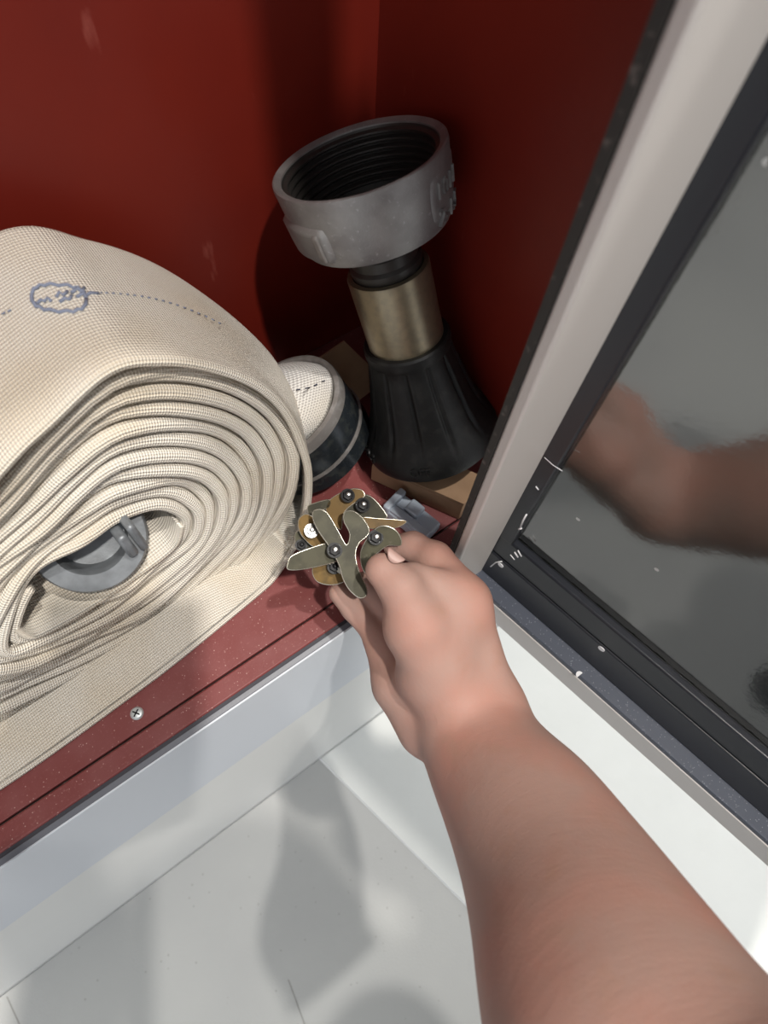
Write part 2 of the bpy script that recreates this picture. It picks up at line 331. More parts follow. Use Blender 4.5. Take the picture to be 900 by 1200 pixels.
for pts, r in (((( 575, 664), (581, 659), (588, 658)), .0005), (((603, 647), (607, 653)), .0006), (((598, 650), (603, 656)), .0004), (((607, 645), (611, 652)), .0005),
               (((610, 618), (613, 610), (617, 603)), .0006), (((608, 620), (611, 619)), .0007), (((628, 570), (631, 574)), .0004), (((638, 536), (648, 545), (659, 552)), .0002)):
    tube('paint_scuff', [on_door(*q) for q in pts], r, CHIP, door, n=5)

# ------------------------------------------------------------------ the fire hose coil
TL = math.radians(10); P0 = np.array([-.12, .067, 0]); UX = unit([.215, .019, 0]); BK = np.array([-UX[1], UX[0], 0])
UP = Z * math.cos(TL) + BK * math.sin(TL); NB = BK * math.cos(TL) - Z * math.sin(TL)
def pl(px, py, off=0.0):
    r = ray(px, py); o = P0 + NB * off; t = np.dot(o - CAM, NB) / np.dot(r, NB); p = CAM + r * t - o; return np.array([p.dot(UX), p.dot(UP)])
def W3(u, v, off): return P0 + UX * u + UP * v + NB * off
hose = thing('fire_hose', 'cream woven fire hose rolled into a large upright coil', 'hose', (-.22, .12, 0))
CEN = np.array([-0.098, 0.108])
outer_px = [(362, 562), (352, 520), (333, 482), (300, 452), (250, 434), (190, 428), (130, 438), (60, 498), (0, 562)]
O = [np.r_[pl(*q), 0] for q in outer_px] + [np.array(q + (0,)) for q in ((-.165, .172), (-.215, .12), (-.24, .06), (-.235, .016))] + [np.r_[pl(*q), 0] for q in ((0, 927), (100, 868), (200, 797), (270, 735), (328, 672), (355, 620))]
hid = [np.array(q) for q in ((-.160, .166, .012), (-.208, .118, .014), (-.228, .066, .022), (-.222, .026, .03))]
IO = [np.r_[pl(x, y, o), o] for x, y, o in ((350, 550, .006), (347, 518, .008), (328, 484, .012), (296, 458, .010), (250, 441, .008), (190, 436, .008), (128, 452, .008), (60, 512, .010), (0, 582, .012))] + hid
IO += [np.r_[pl(x, y, o), o] for x, y, o in ((0, 852, .034), (90, 808, .036), (193, 750, .036), (268, 684, .034), (316, 632, .022), (342, 588, .010))]
hole_px = [(214, 618), (202, 607), (180, 604), (150, 614), (105, 637), (60, 666), (34, 700), (20, 742), (30, 752), (70, 735), (112, 712), (160, 680), (205, 645)]
HOFF = 0.020
II = [np.r_[pl(*q, HOFF), HOFF] for q in hole_px]
ang = np.linspace(0, 2 * math.pi, 361)
def polar(P, c):
    P = catmull(P, 16); d = P[:, :2] - c; a = np.mod(np.arctan2(d[:, 1], d[:, 0]), 2 * math.pi); r = np.hypot(*d.T); i = np.argsort(a); a, r, f = a[i], r[i], P[i, 2]
    ap = np.r_[a[-1] - 2 * math.pi, a, a[0] + 2 * math.pi]
    return np.interp(ang, ap, np.r_[r[-1], r, r[0]]), np.interp(ang, ap, np.r_[f[-1], f, f[0]])
cI = np.mean(II, 0)[:2]; rO, rI, rM = polar(O, CEN), polar(II, cI), polar(IO, CEN)
def loop_pt(r, c, a):
    a = np.mod(a, 2 * math.pi); rr = np.interp(a, ang, r[0]); return np.array([c[0] + rr * math.cos(a), c[1] + rr * math.sin(a), np.interp(a, ang, r[1])])
NT = 11.0
def ribbon(name, sample, m, width_seg, parent, th, uvoff=0.0):
    # sample(i) -> front point, back point, outward direction ; returns verts of a closed rounded band
    V, UV, Fc = [], [], []; S = 0; prev = None; K = None
    for i in range(m):
        f, b, n, t_ = sample(i)
        if prev is not None: S += np.linalg.norm(f - prev)
        prev = f; ax = b - f; wd = np.linalg.norm(ax); ax = ax / wd; n = unit(n - ax * n.dot(ax)); h = t_ / 2
        prof = []
        for q in range(7):                                  # rounded front edge
            a = math.pi * q / 6; prof.append((h * (1 - math.sin(a)) * 1.0, -h * math.cos(a)))
        prof.append((h + .0012, h))
        for q in range(1, width_seg): prof.append((h + (wd - 2 * h) * q / width_seg, h))
        prof.append((wd - h - .0012, h))
        prof += [(wd - h * .4, h * .8), (wd, 0), (wd - h * .4, -h * .8)]
        prof.append((wd - h - .0012, -h))
        for q in range(width_seg - 1, 0, -1): prof.append((h + (wd - 2 * h) * q / width_seg, -h))
        prof.append((h + .0012, -h))
        K = len(prof); per = 0; pp = prof[0]
        for (x, y) in prof:
            per += math.hypot(x - pp[0], y - pp[1]); pp = (x, y)
            V.append(f + ax * x + n * y); UV.append((S + uvoff, per))
        if i:
            o = (i - 1) * K
            for q in range(K): Fc.append((o + q, o + (q + 1) % K, o + K + (q + 1) % K, o + K + q))
    Fc.append(tuple(range(K))); Fc.append(tuple(range((m - 1) * K, m * K)))
    ob = mk(name, V, Fc, CANVAS, parent, uvs=UV); fix(ob); return ob
STP = 96
wob = lambda k, a: 0.0012 * math.sin(3.1 * k + 2 * a) + 0.0010 * math.sin(7.7 * k + 3 * a)
def turn_pt(tau, a):
    g = min(tau / (NT - 1.0), 1.0); pI = loop_pt(rI, cI, a); pO = loop_pt(rM, CEN, a); return pI + (pO - pI) * g, np.linalg.norm((pO - pI)[:2]) / (NT - 1)
m_in = int(NT * STP)
def samp_in(i):
    tau = i / STP; a = 2.6 + 2 * math.pi * tau
    p, gap = turn_pt(tau, a); q, _ = turn_pt(min(tau + .01, NT), a + 2 * math.pi * .01); t = unit((q - p)[:2]); nrm = np.array([t[1], -t[0]])
    k = math.floor(tau); off = p[2] + wob(tau, a) * 1.2 + 0.0014 * math.sin(5 * tau)
    return W3(p[0], p[1], off), W3(p[0], p[1], off + .074), UX * nrm[0] + UP * nrm[1], min(gap * 0.97 * max(abs(np.dot(unit((loop_pt(rM, CEN, a) - loop_pt(rI, cI, a))[:2]), nrm)), .35), 0.0085)
ribbon('hose_wraps', samp_in, m_in, 4, hose, .005)
# last wrap: loose, its front edge stands proud at the bottom
back_px = [((361, 585), .050), ((358, 535), .052), ((347, 480), .055), ((326, 434), .062), ((300, 400), .072), ((250, 357), .088), ((180, 312), .098), (( 100, 284), .10), ((0, 274), .10)]
Bk = [pl(*q, o) for q, o in back_px]; boff = [o for _, o in back_px]
Bk += [np.array(q) for q in ((-.10, .235), (-.18, .185), (-.228, .12), (-.25, .06), (-.245, .012), (-.20, .004), (-.12, .001), (-.05, .001), (-.005, .006), (.025, .03), (.034, .055))]; boff += [.10] * 8 + [.09, .06, .035]
BK3 = catmull([np.r_[p, o] for p, o in zip(Bk, boff)], 20)
aB = np.unwrap(np.arctan2(BK3[:, 1] - CEN[1], BK3[:, 0] - CEN[0]))
def backpt(a):
    a0 = aB[0]; aa = a0 + np.mod(a - a0, 2 * math.pi); return np.array([np.interp(aa, np.r_[aB, aB[0] + 2 * math.pi], np.r_[BK3[:, k], BK3[0, k]]) for k in range(3)])
M_OUT = 260; A_START, A_SPAN = -2.9, 2 * math.pi * 1.0
def samp_out(i):
    a = A_START + A_SPAN * i / (M_OUT - 1)
    p = loop_pt(rO, CEN, a); q = loop_pt(rO, CEN, a + .02); t = unit(q - p); nrm = np.array([t[1], -t[0]])
    e = backpt(a); f = W3(p[0], p[1], 0.0); b = W3(e[0], e[1], e[2]); 
    f = f + 0.0007 * math.sin(9 * a) * UP
    for z_ in (f, b): z_[2] = max(z_[2], 0.003)
    return f, b, UX * nrm[0] + UP * nrm[1], .0052
ribbon('outer_wrap', samp_out, M_OUT, 10, hose, .0052, 0.013)
# blue woven-in mark and dashed line on the outer wrap
OUTS = [samp_out(i) for i in range(M_OUT)]; TT = np.linspace(0.05, 0.97, 60)
OP = np.array([[f + (b - f) * t for t in TT] for f, b, n, th in OUTS])
def wrap_surface(px, py, lift=0.0005):      # nearest point of the outer wrap surface under a line of sight
    r = unit(ray(px, py)); d = np.linalg.norm(np.cross(OP - CAM, r), axis=2); i, j = np.unravel_index(d.argmin(), d.shape)
    f, b, n, th = OUTS[i]; ax = unit(b - f); n = unit(n - ax * n.dot(ax)); p = OP[i, j]
    if n.dot(CAM - p) < 0: n = -n
    q = p + n * (th / 2 + lift); return CAM + r * (np.dot(q - CAM, n) / np.dot(r, n)), n
def stroke(name, pix, r, m, parent, jag=0.0):
    pts = []
    for (x, y) in pix:
        o, n = wrap_surface(x, y); pts.append(o)
    return tube(name, pts, r, m, parent, n=6)
mark = []
for k in range(29):
    t = 2 * math.pi * k / 28; ex = 2.6; c, s = math.cos(t), math.sin(t)
    x = 69 + 32 * math.copysign(abs(c) ** (2 / ex), c); y = 349 + 15.5 * math.copysign(abs(s) ** (2 / ex), s) + 0.07 * (x - 69) + (1.2 if k % 2 else -1.2)
    mark.append((x, y))
stroke('woven_mark', mark, 0.00085, INK, hose)
for zz in (((44, 356), (48, 351), (52, 353), (56, 349), (60, 353)), ((66, 348), (70, 342), (74, 346), (79, 341)), ((70, 354), (76, 349), (81, 351), (84, 346)), ((84, 343), (90, 338), (94, 342), (99, 337)), ((90, 348), (96, 344), (101, 346), (106, 343), (116, 344))):
    stroke('woven_mark', zz, 0.0008, INK, hose)
dl = catmull([(118, 343), (140, 344), (165, 347), (190, 352), (215, 360), (240, 370), (262, 381)], 6, closed=False)
for k in range(0, len(dl) - 1, 2): stroke('woven_dash', [dl[k], dl[k] * .35 + dl[k + 1] * .65], 0.0004, INK, hose)
for q in (((2, 368), (6, 366)), ((9, 365), (13, 363))): stroke('woven_dash', q, 0.0004, INK, hose)

# inner end fitting, seen through the eye of the coil
hc = atd(104, 632, 0.362); ax = unit(unit(CAM - hc) + np.array([-.12, -.22, 0]))
cp = lathe('inner_coupling', hc, ax, [(-.05, .030), (-.05, .0315), (-.003, .0315), (0, .030), (0, .0205), (-.003, .019), (-.02, .019), (-.022, 0.0001), (-.05, 0.0001)], GREYMET, hose, n=80)
_, c1, c2 = frame_of(ax)
for (px, py, w_, h_) in ((150, 640, .006, .020), (163, 632, .005, .024)):
    q = atd(px, py, 0.358); obox('coupling_lug', q - UX * w_ / 2 - UP * .012, UX * w_, UP * h_, NB * .02, GREYMET, cp, 0.002)
dkp = [(88, 652), (100, 656), (114, 653), (124, 645), (128, 630), (112, 628), (92, 640)]
# soft inner fold of the hose's first turn
V = []; UV = []; Fc = []; na, nb_ = 40, 14
bot = catmull([pl(*q, HOFF) for q in ((18, 742), (40, 752), (75, 736), (112, 714), (160, 682), (208, 645), (218, 620))], 8, closed=False)
for i in range(len(bot)):
    for j in range(nb_ + 1):
        t = j / nb_; fold = 0.006 * math.sin(3.2 * t * math.pi) * math.sin(i * .19 + 1.0)
        p = W3(bot[i][0], bot[i][1], HOFF + t * 0.075) + UP * (0.002 + 0.020 * t * (0.4 + 0.6 * math.sin(math.pi * i / len(bot))) + fold * t)
        V.append(p); UV.append((i * .003, t * .075))
for i in range(len(bot) - 1):
    for j in range(nb_): a = i * (nb_ + 1) + j; Fc.append((a, a + 1, a + nb_ + 2, a + nb_ + 1))
o = mk('inner_fold', V, Fc, CANVAS, hose, uvs=UV); sm = o.modifiers.new('thick', 'SOLIDIFY'); sm.thickness = 0.003

# outer end fitting beside the coil
c0 = atd(333, 479, .462); c9 = atd(372, 520, .499); axd = unit(c9 - c0); LN = np.linalg.norm(c9 - c0)
coup = lathe('outer_coupling', c0, axd, [(0.004, .0438), (.006, .0452), (LN * .60, .0452), (LN * .62, .0440), (LN * .66, .0440), (LN * .68, .0452), (LN * .96, .0452), (LN, .0430), (LN, .001), (.03, .001), (.03, .0392), (0.004, .0392)], COUPBLK, hose, n=96)
lathe('collar_rim', c0, axd, [(-.002, .0408), (-.003, .0425), (-.002, .0452), (.001, .0458), (.006, .0456), (.006, .0402), (.001, .0400)], COLLAR, coup, n=96, deg=50)
lathe('collar_band', c0, axd, [(LN * .615, .0445), (LN * .62, .0464), (LN * .655, .0464), (LN * .66, .0445)], COLLAR, coup, n=96, deg=50)
# hose entering the collar: squashed tube bulging out of the rim and running behind the coil
_, q1, q2 = frame_of(axd)
cen = catmull([c0 + axd * .02, c0 + axd * .004, c0 - axd * .003, atd(305, 498, .468), atd(290, 520, .468), atd(255, 550, .475)], 6, closed=False)
V = []; UV = []; Fc = []; nn = 56
for i, c in enumerate(cen):
    t = unit(cen[min(i + 1, len(cen) - 1)] - cen[max(i - 1, 0)]); bl = min(max((i - 11) / 10, 0), 1.0); d = unit(axd * -1 * (1 - bl) + t * bl)
    e1 = unit(np.cross(d, R[:, 0] * .3 + R[:, 1])); e2 = np.cross(d, e1); ra = .0388 - .006 * bl; rb = .0388 * (1 - bl) + .014 * bl
    for k in range(nn):
        q = 2 * math.pi * k / nn; wv = 1 + 0.02 * math.sin(5 * q + i * .2)
        V.append(c + e2 * ra * math.cos(q) * wv + e1 * rb * math.sin(q) * wv); UV.append((i * .006, k / nn * .21))
    if i:
        for k in range(nn): Fc.append(((i - 1) * nn + k, (i - 1) * nn + (k + 1) % nn, i * nn + (k + 1) % nn, i * nn + k))
hm = mk('hose_end', V, Fc, CANVAS_PALE, hose, uvs=UV); fix(hm)
HB = [np.array(v) for v in V]
def on_pts(px, py, lift=.0006):
    r = unit(ray(px, py)); b = None
    for p in HB:
        d = np.linalg.norm(np.cross(p - CAM, r)); z_ = np.dot(p - CAM, r)
        if d < .0035 and (b is None or z_ < b): b = z_
    if b is None: b = 0.44
    return CAM + r * (b - lift)
for st, r_ in ((((347, 457), (352, 456)), .0004), (((358, 455), (363, 454)), .0005), (((368, 452), (372, 450)), .0005), (((377, 447), (381, 446)), .0004)):
    tube('woven_dash', [on_pts(*q) for q in st], r_, STITCH, hm, n=5)

# ------------------------------------------------------------------ the nozzle leaning in the corner
B = np.array([.033, .090, .033]); T = np.array([.015, .166, .220]); av = unit(T - B); LN2 = np.linalg.norm(T - B)
noz = thing('hose_nozzle', 'fire hose nozzle with grey threaded collar and black rubber skirt, leaning upright', 'nozzle', B)
_, n1, n2 = frame_of(av)
def grip_r(k, s, r, t):
    g = 0.0
    if .016 < s < .080:
        for j in range(12):
            d = math.atan2(math.sin(t - j * math.pi / 6 - .1), math.cos(t - j * math.pi / 6 - .1)); g -= 0.0016 * math.exp(-(d / .035) ** 2)
            g += 0.0004 * math.exp(-((d - .09) / .03) ** 2)
        g *= min(1, (s - .016) / .012, (.080 - s) / .004) if s < .080 else 0
    return r + g
skirt = [(0, .034), (-.001, .0475), (.001, .0502), (.005, .0508), (.012, .0492), (.018, .0455), (.024, .0420), (.03, .0396), (.04, .0366), (.05, .0342), (.06, .0320), (.07, .0300), (.079, .0284), (.080, .0288), (.083, .0294), (.087, .0292), (.0885, .0280), (.0885, .024), (.02, .024), (.006, .032)]
grip = lathe('rubber_grip', B, av, skirt, RUBBER, noz, n=288, rad=grip_r)
lathe('barrel', B, av, [(.07, .0250), (.137, .0256), (.1385, .0250), (.139, .0222), (.07, .022)], BRASS, noz, n=96)
lathe('neck', B, av, [(.136, .0205), (.141, .0222), (.144, .0222), (.146, .0205), (.152, .0205), (.156, .024), (.167, .028), (.167, .015), (.136, .015)], CASTIN, noz, n=96)
s0_, s9_ = LN2 - .039, LN2
prof = [(s0_ + .002, .026), (s0_, .0400), (s0_ + .001, .0428), (s0_ + .004, .0442), (s0_ + .012, .0455), (s9_ - .002, .0482), (s9_, .0479), (s9_ + .0005, .0470), (s9_, .0452), (s9_ - .001, .0440)]
nth = 7
for k in range(nth):
    s = s9_ - .003 - k * .0042; prof += [(s, .0430 - k * .0003), (s - .001, .0408 - k * .0003), (s - .002, .0406 - k * .0003), (s - .0032, .0428 - k * .0003)]
prof += [(s0_ + .004, .0405), (s0_ + .004, .020), (s0_ + .002, .020)]
RING = lathe('coupling_ring', B, av, prof[:10] + [(s9_ - .001, .0436), (s9_ - .002, .0434), (s0_ + .0035, .0415), (s0_ + .0035, .026)], CAST, noz, n=160, deg=30)
lathe('ring_thread', B, av, [(s9_ - .0018, .0433)] + prof[10:-3] + [(s0_ + .004, .0400), (s0_ + .004, .0190), (s0_ + .0005, .0190), (s0_ + .0005, .0413)], CASTIN, RING, n=128, deg=30)
def ring_R(s): return np.interp(s, [s0_, s0_ + .012, s9_], [.0436, .0455, .0482])
def ringp(phi, s, lift=0.0): return B + av * s + (ring_R(s) + lift) * (math.cos(phi) * n1 + math.sin(phi) * n2)
def patch(name, ph0, ph1, sa, sb, lift, m, parent, nx=18, ny=8, rnd=.35):
    V = []; Fc = []
    for j in range(ny + 1):
        for i in range(nx + 1):
            x, y = i / nx * 2 - 1, j / ny * 2 - 1; e = max(abs(x), abs(y)); k = 1 - max(0, (e - .82) / .18) ** 2
            xx = x * (1 - rnd * .25 * y * y * (abs(x))); yy = y * (1 - rnd * .25 * x * x * abs(y))
            V.append(ringp((ph0 + ph1) / 2 + (ph1 - ph0) / 2 * xx, (sa + sb) / 2 + (sb - sa) / 2 * yy, -0.0006 + (lift + .0006) * k))
    for j in range(ny):
        for i in range(nx): a = j * (nx + 1) + i; Fc.append((a, a + 1, a + nx + 2, a + nx + 1))
    o = mk(name, V, Fc, m, parent); fix(o); return o
PH = lambda px, py, s: min((np.hypot(*(np.array(proj(ringp(p, s))) - (px, py))), p) for p in np.arange(0, 6.28, .01))[1]
def proj(P):
    c = R.T @ (np.array(P) - CAM); return CX + F * c[0] / c[2], CY + F * c[1] / c[2]
# rocker lug with a worn facet
pa = PH(345, 262, s0_ + .017); pb = PH(388, 262, s0_ + .017); lo_, hi_ = sorted((pa, pb))
patch('rocker_lug', lo_, hi_, s0_ + .003, s0_ + .026, .0022, CAST, RING)
pr = PH(378, 258, s0_ + .017)
patch('lug_notch', pr - .045, pr + .045, s0_ + .004, s0_ + .024, .0034, COLLAR, RING, nx=8)
# raised label panel and its numerals
p0_ = PH(484, 215, s0_ + .02); p1_ = PH(527, 190, s0_ + .02); sg = 1 if p1_ > p0_ else -1
patch('label_panel', min(p0_, p0_ + sg * 1.15), max(p0_, p0_ + sg * 1.15), s0_ + .006, s9_ - .006, .0008, CAST, RING, nx=30)
def bent_text(txt, size, ph, s, along, name, parent, m, radius=ring_R, lift=.0006, depth=.0011, upv=1, org=B):
    cu = bpy.data.curves.new('t', 'FONT'); cu.body = txt; cu.size = size; cu.extrude = depth / 2; cu.resolution_u = 3
    ob = bpy.data.objects.new('t', cu); COL.objects.link(ob); dg = bpy.context.evaluated_depsgraph_get(); dg.update()
    me = bpy.data.meshes.new_from_object(ob.evaluated_get(dg)); bpy.data.objects.remove(ob, do_unlink=True)
    V = []
    for v in me.vertices:
        rr = radius(s); V.append(ringp(ph + along * v.co.x / rr, s + upv * v.co.y, lift + v.co.z) if radius is ring_R else
                                 org + av * (s + upv * v.co.y) + (radius(s + upv * v.co.y) + lift + v.co.z) * (math.cos(ph + along * v.co.x / rr) * n1 + math.sin(ph + along * v.co.x / rr) * n2))
    Fc = [tuple(p.vertices) for p in me.polygons]; o = mk(name, V, Fc, m, parent, smooth=False); fix(o); return o
bent_text('1011', .0125, p0_ + sg * .10, s9_ - .020, sg, 'raised_numerals', RING, CAST, depth=.0030)
bent_text('2-1.5', .0125, p0_ + sg * .12, s9_ - .034, sg, 'raised_numerals', RING, CAST, depth=.0030)
gr = lambda s: np.interp(s, [p[0] for p in skirt[2:17]], [p[1] for p in skirt[2:17]])
gp = lambda px, py, s: min((np.hypot(*(np.array(proj(B + av * s + gr(s) * (math.cos(p) * n1 + math.sin(p) * n2))) - (px, py))), p) for p in np.arange(0, 6.28, .01))[1]
g0 = gp(445, 515, .012); g1 = gp(470, 525, .012); g_s = 1 if math.sin(g1 - g0) > 0 else -1
bent_text('FOG', .009, g0, .007, g_s, 'raised_letters', grip, RUBBER, radius=gr, depth=.0014)
bent_text('OFF', .009, g0 + g_s * 1.0, .007, g_s, 'raised_letters', grip, RUBBER, radius=gr, depth=.0014)

# ------------------------------------------------------------------ cardboard pieces and the grey clip
def hexa(name, bot, top, m, parent=None, bevel=.0004): return prism(name, bot, top, m, parent, bevel)
hgt = .024
b0 = onz(537, 609, 0); t0 = onz(543, 580, hgt); t1 = onz(574, 551, hgt); t2 = onz(545, 533, hgt); t3 = onz(474, 549, hgt)
dv = (t1 - t0); lv = unit(t3 - t0) * .075
cbx = thing('cardboard_box', 'small brown cardboard box lying under the nozzle skirt', 'box', b0)
bb = np.array([b0[0], b0[1], 0.0005]); up_ = t0 - b0; up_[2] = hgt - .0005
obox('box_body', bb, dv * [1, 1, 0], lv * [1, 1, 0], (0, 0, hgt - .001), CARD, cbx, .0006)
tp = bb + [0, 0, hgt - .0006]
fl = dv * [1, 1, 0] * .98
V = [tp, tp + fl, tp + fl + lv * [1, 1, 0] * .99, tp + lv * [1, 1, 0] * .99]
prism('box_flap', V, [v + [0, 0, .0012 + (.002 if i in (0, 1) else 0)] for i, v in enumerate(V)], CARD, cbx, .0003)
u0 = bb + unit(dv * [1, 1, 0]) * .0 - unit(lv) * .0006 * 0
mm = atd(405, 401, .50)
cs = thing('cardboard_scrap', 'dark brown cardboard scrap standing behind the hose fitting in the corner', 'cardboard', (.02, .2, 0))
q0, q1_, q2_, q3_ = atd(404, 400, .50), atd(372, 422, .50), atd(420, 470, .53), atd(452, 446, .53)
nb3 = unit(np.cross(q1_ - q0, q3_ - q0)); nb3 = nb3 if nb3.dot(CAM - q0) < 0 else -nb3
prism('scrap_sheet', [q0, q1_, q2_, q3_], [q + nb3 * .003 for q in (q0, q1_, q2_, q3_)], CARD, cs, .0003)

clip = thing('plastic_clip', 'blue-grey moulded plastic clip lying on the red cabinet bottom by the fingers', 'clip', onz(485, 600, 0))
ca, cb = onz(462, 588, 0.010), onz(500, 618, 0.010); cl_d = unit((cb - ca) * [1, 1, 0]); cl_s = np.cross(cl_d, [0, 0, 1.0]); ln = np.linalg.norm((cb - ca)[:2])
c_0 = np.array([ca[0], ca[1], 0.0006]) - cl_d * .004
obox('clip_body', c_0 - cl_s * .010, cl_d * (ln + .010), cl_s * .020, (0, 0, .010), PLASTIC, clip, .0018, 3)
obox('clip_rib', c_0 - cl_s * .0105 + cl_d * .001, cl_d * .006, cl_s * .021, (0, 0, .0155), PLASTIC, clip, .0015, 3)
obox('clip_rib', c_0 - cl_s * .010 + cl_d * .014, cl_d * .012, cl_s * .011, (0, 0, .0150), PLASTIC, clip, .0016, 3)
obox('clip_tab', c_0 + cl_s * .002 + cl_d * .006, cl_d * (ln + .004), cl_s * .007, (0, 0, .0135), PLASTIC, clip, .0015, 3)
lathe('clip_hole', c_0 + cl_d * .0005 + [0, 0, .010], -cl_d, [(0, .0001), (0, .0018), (.0006, .0018), (.0006, .0001)], BLKSTEEL, clip, n=20)

# ------------------------------------------------------------------ the bolted metal brackets in the fingers
VW = unit(atd(400, 640, 1) - CAM)
def crop(q): return (q[0] / 5 + 320, q[1] / 5 + 560)
def plate(name, pts, d0, m, parent, tilt=(0, 0), th=.0016, rim=True, smooth=5, c=None):
    P2 = catmull([crop(q) for q in pts], smooth); c = P2.mean(0) if c is None else c
    P = [atd(x, y, d0 + (x - c[0]) * tilt[0] * .0005 + (y - c[1]) * tilt[1] * .0005) for x, y in P2]
    n = unit(np.cross(P[len(P) // 3] - P[0], P[2 * len(P) // 3] - P[0])); n = -n if n.dot(VW) < 0 else n
    k = len(P); me = bpy.data.meshes.new(name)
    o = prism(name, P, [p + n * th for p in P], m, parent, bevel=0)
    bm = bmesh.new(); bm.from_mesh(o.data); bmesh.ops.triangulate(bm, faces=[f for f in bm.faces if len(f.verts) > 4]); bm.to_mesh(o.data); bm.free()
    if rim: tube('plate_rim', [p + n * th * .4 for p in P], .00052, EDGE, o, n=6, closed=True)
    return o, n
def bolt(q, r, d, parent, nut=BLKSTEEL, head=CHROME, tail=.012):
    x, y = crop(q); p = atd(x, y, d); ax = -VW * .92 + np.array([.18, 0, .1]); ax = unit(ax); rr = r / 5 * d / F
    lathe('washer', p, ax, [(-.0002, rr * .4), (-.0002, rr), (.0007, rr), (.0007, rr * .4)], nut, parent, n=32)
    lathe('nut', p, ax, [(.0006, .0001), (.0006, rr * .78), (.0030, rr * .72), (.0032, rr * .5), (.0032, .0001)], nut, parent, n=6, deg=20)
    lathe('bolt_end', p, ax, [(-tail, .0001), (-tail, rr * .36), (.0048, rr * .36), (.0056, rr * .2), (.0057, .0001)], head, parent, n=24)
G = 'bolted brackets held in the fingers'
br1 = thing('metal_bracket', 'frontmost gunmetal bracket with three splayed rounded arms and a bolt', 'bracket', atd(392, 645, .385), G)
plate('bracket_plate', [(240, 195), (290, 188), (330, 225), (385, 320), (430, 395), (452, 330), (415, 245), (428, 198), (480, 200), (530, 245), (562, 305), (545, 345), (500, 385), (482, 450), (500, 540), (543, 640), (545, 688), (505, 700), (450, 655), (412, 590), (385, 500), (330, 400), (268, 310), (236, 240)], .384, GUN, br1, (.1, -.1))
plate('bracket_arm', [(88, 500), (112, 458), (200, 420), (310, 385), (365, 372), (410, 402), (412, 450), (370, 488), (200, 530), (95, 536)], .387, GUN, br1, (.3, 0))
bolt((360, 425), 46, .383, br1)
br2 = thing('metal_bracket', 'hook-ended gunmetal bracket nearest the thumb tip', 'bracket', atd(440, 630, .388), G)
plate('bracket_plate', [(600, 302), (650, 283), (710, 303), (745, 350), (748, 392), (715, 394), (670, 396), (620, 430), (577, 475), (548, 555), (522, 520), (515, 440), (545, 370)], .390, GUN, br2, (0, .2))
plate('bracket_wing', [(528, 235), (600, 238), (765, 250), (768, 268), (720, 290), (640, 296), (556, 290)], .398, GOLD, br2, (.1, 0))
bolt((600, 350), 46, .388, br2)
br3 = thing('metal_bracket', 'uppermost brassy curved bracket with a dark triangular arm and two black nuts', 'bracket', atd(407, 583, .405), G)
plate('bracket_plate', [(312, 185), (335, 130), (400, 88), (470, 65), (522, 75), (532, 110), (470, 150), (425, 188), (405, 230), (395, 300), (340, 250)], .402, GOLD, br3)
plate('bracket_arm', [(430, 190), (480, 140), (530, 100), (590, 125), (665, 218), (640, 240), (540, 235)], .406, GUN, br3, smooth=3)
bolt((437, 105), 42, .398, br3); bolt((525, 160), 44, .401, br3)
br4 = thing('metal_bracket', 'brassy bracket with a bright steel bolt, on the side next to the hose coil', 'bracket', atd(366, 625, .40), G)
plate('bracket_plate', [(150, 250), (200, 215), (260, 260), (335, 370), (310, 392), (240, 402), (165, 330)], .398, GOLD, br4)
plate('bracket_arm', [(205, 170), (250, 148), (330, 130), (325, 175), (255, 190), (218, 218)], .402, GUN, br4, smooth=4)
plate('bracket_tongue', [(130, 330), (170, 320), (250, 420), (180, 440), (140, 400)], .405, GUN, br4, smooth=4)
bolt((225, 310), 42, .394, br4, nut=CHROME); bolt((165, 395), 36, .402, br4, head=BLKSTEEL)
br5 = thing('metal_bracket', 'lowest brassy disc-shaped bracket, half hidden under the frontmost arms', 'bracket', atd(385, 670, .40), G)
plate('bracket_plate', [(232, 540), (260, 480), (330, 450), (410, 480), (430, 560), (412, 608), (330, 625), (255, 602)], .400, GOLD, br5)
plate('bracket_tongue', [(310, 480), (335, 478), (400, 545), (405, 560), (380, 555)], .394, EDGE, br5, rim=False, smooth=3)
bolt((360, 520), 45, .397, br5, head=BLKSTEEL)

# ------------------------------------------------------------------ the reaching person
per = thing('person', 'person reaching in with bare right arm, pinching metal brackets between thumb and fingers', 'person', (-.15, -.2, FZ))
def J(px, py, d, r): return (atd(px, py, d), r)
def cap(a, b): return (a[0], b[0], a[1], b[1])
wr1, wr2 = J(535, 838, .392, .0225), J(567, 832, .388, .0225)
hand_groups = []
def arm_pts():
    L_ = [(551, 846, .389, .0285), (575, 895, .368, .0295), (598, 930, .35, .0318), (626, 972, .328, .0360), (672, 1064, .288, .0410), (722, 1180, .245, .0455), (775, 1290, .215, .047)]
    return [J(*q) for q in L_]
AP = arm_pts(); AQ = catmull([np.r_[p, r] for p, r in AP], 6, closed=False); AP = [(q[:3], q[3]) for q in AQ]
elb = AP[-1][0]; sh = np.array([-0.05, -0.50, 0.64])
palm = [cap(AP[i], AP[i + 1]) for i in range(len(AP) - 1)] + [cap(wr1, AP[1]), cap(wr2, AP[1]), cap((elb, .047), (elb + (sh - elb) * .5, .052))]
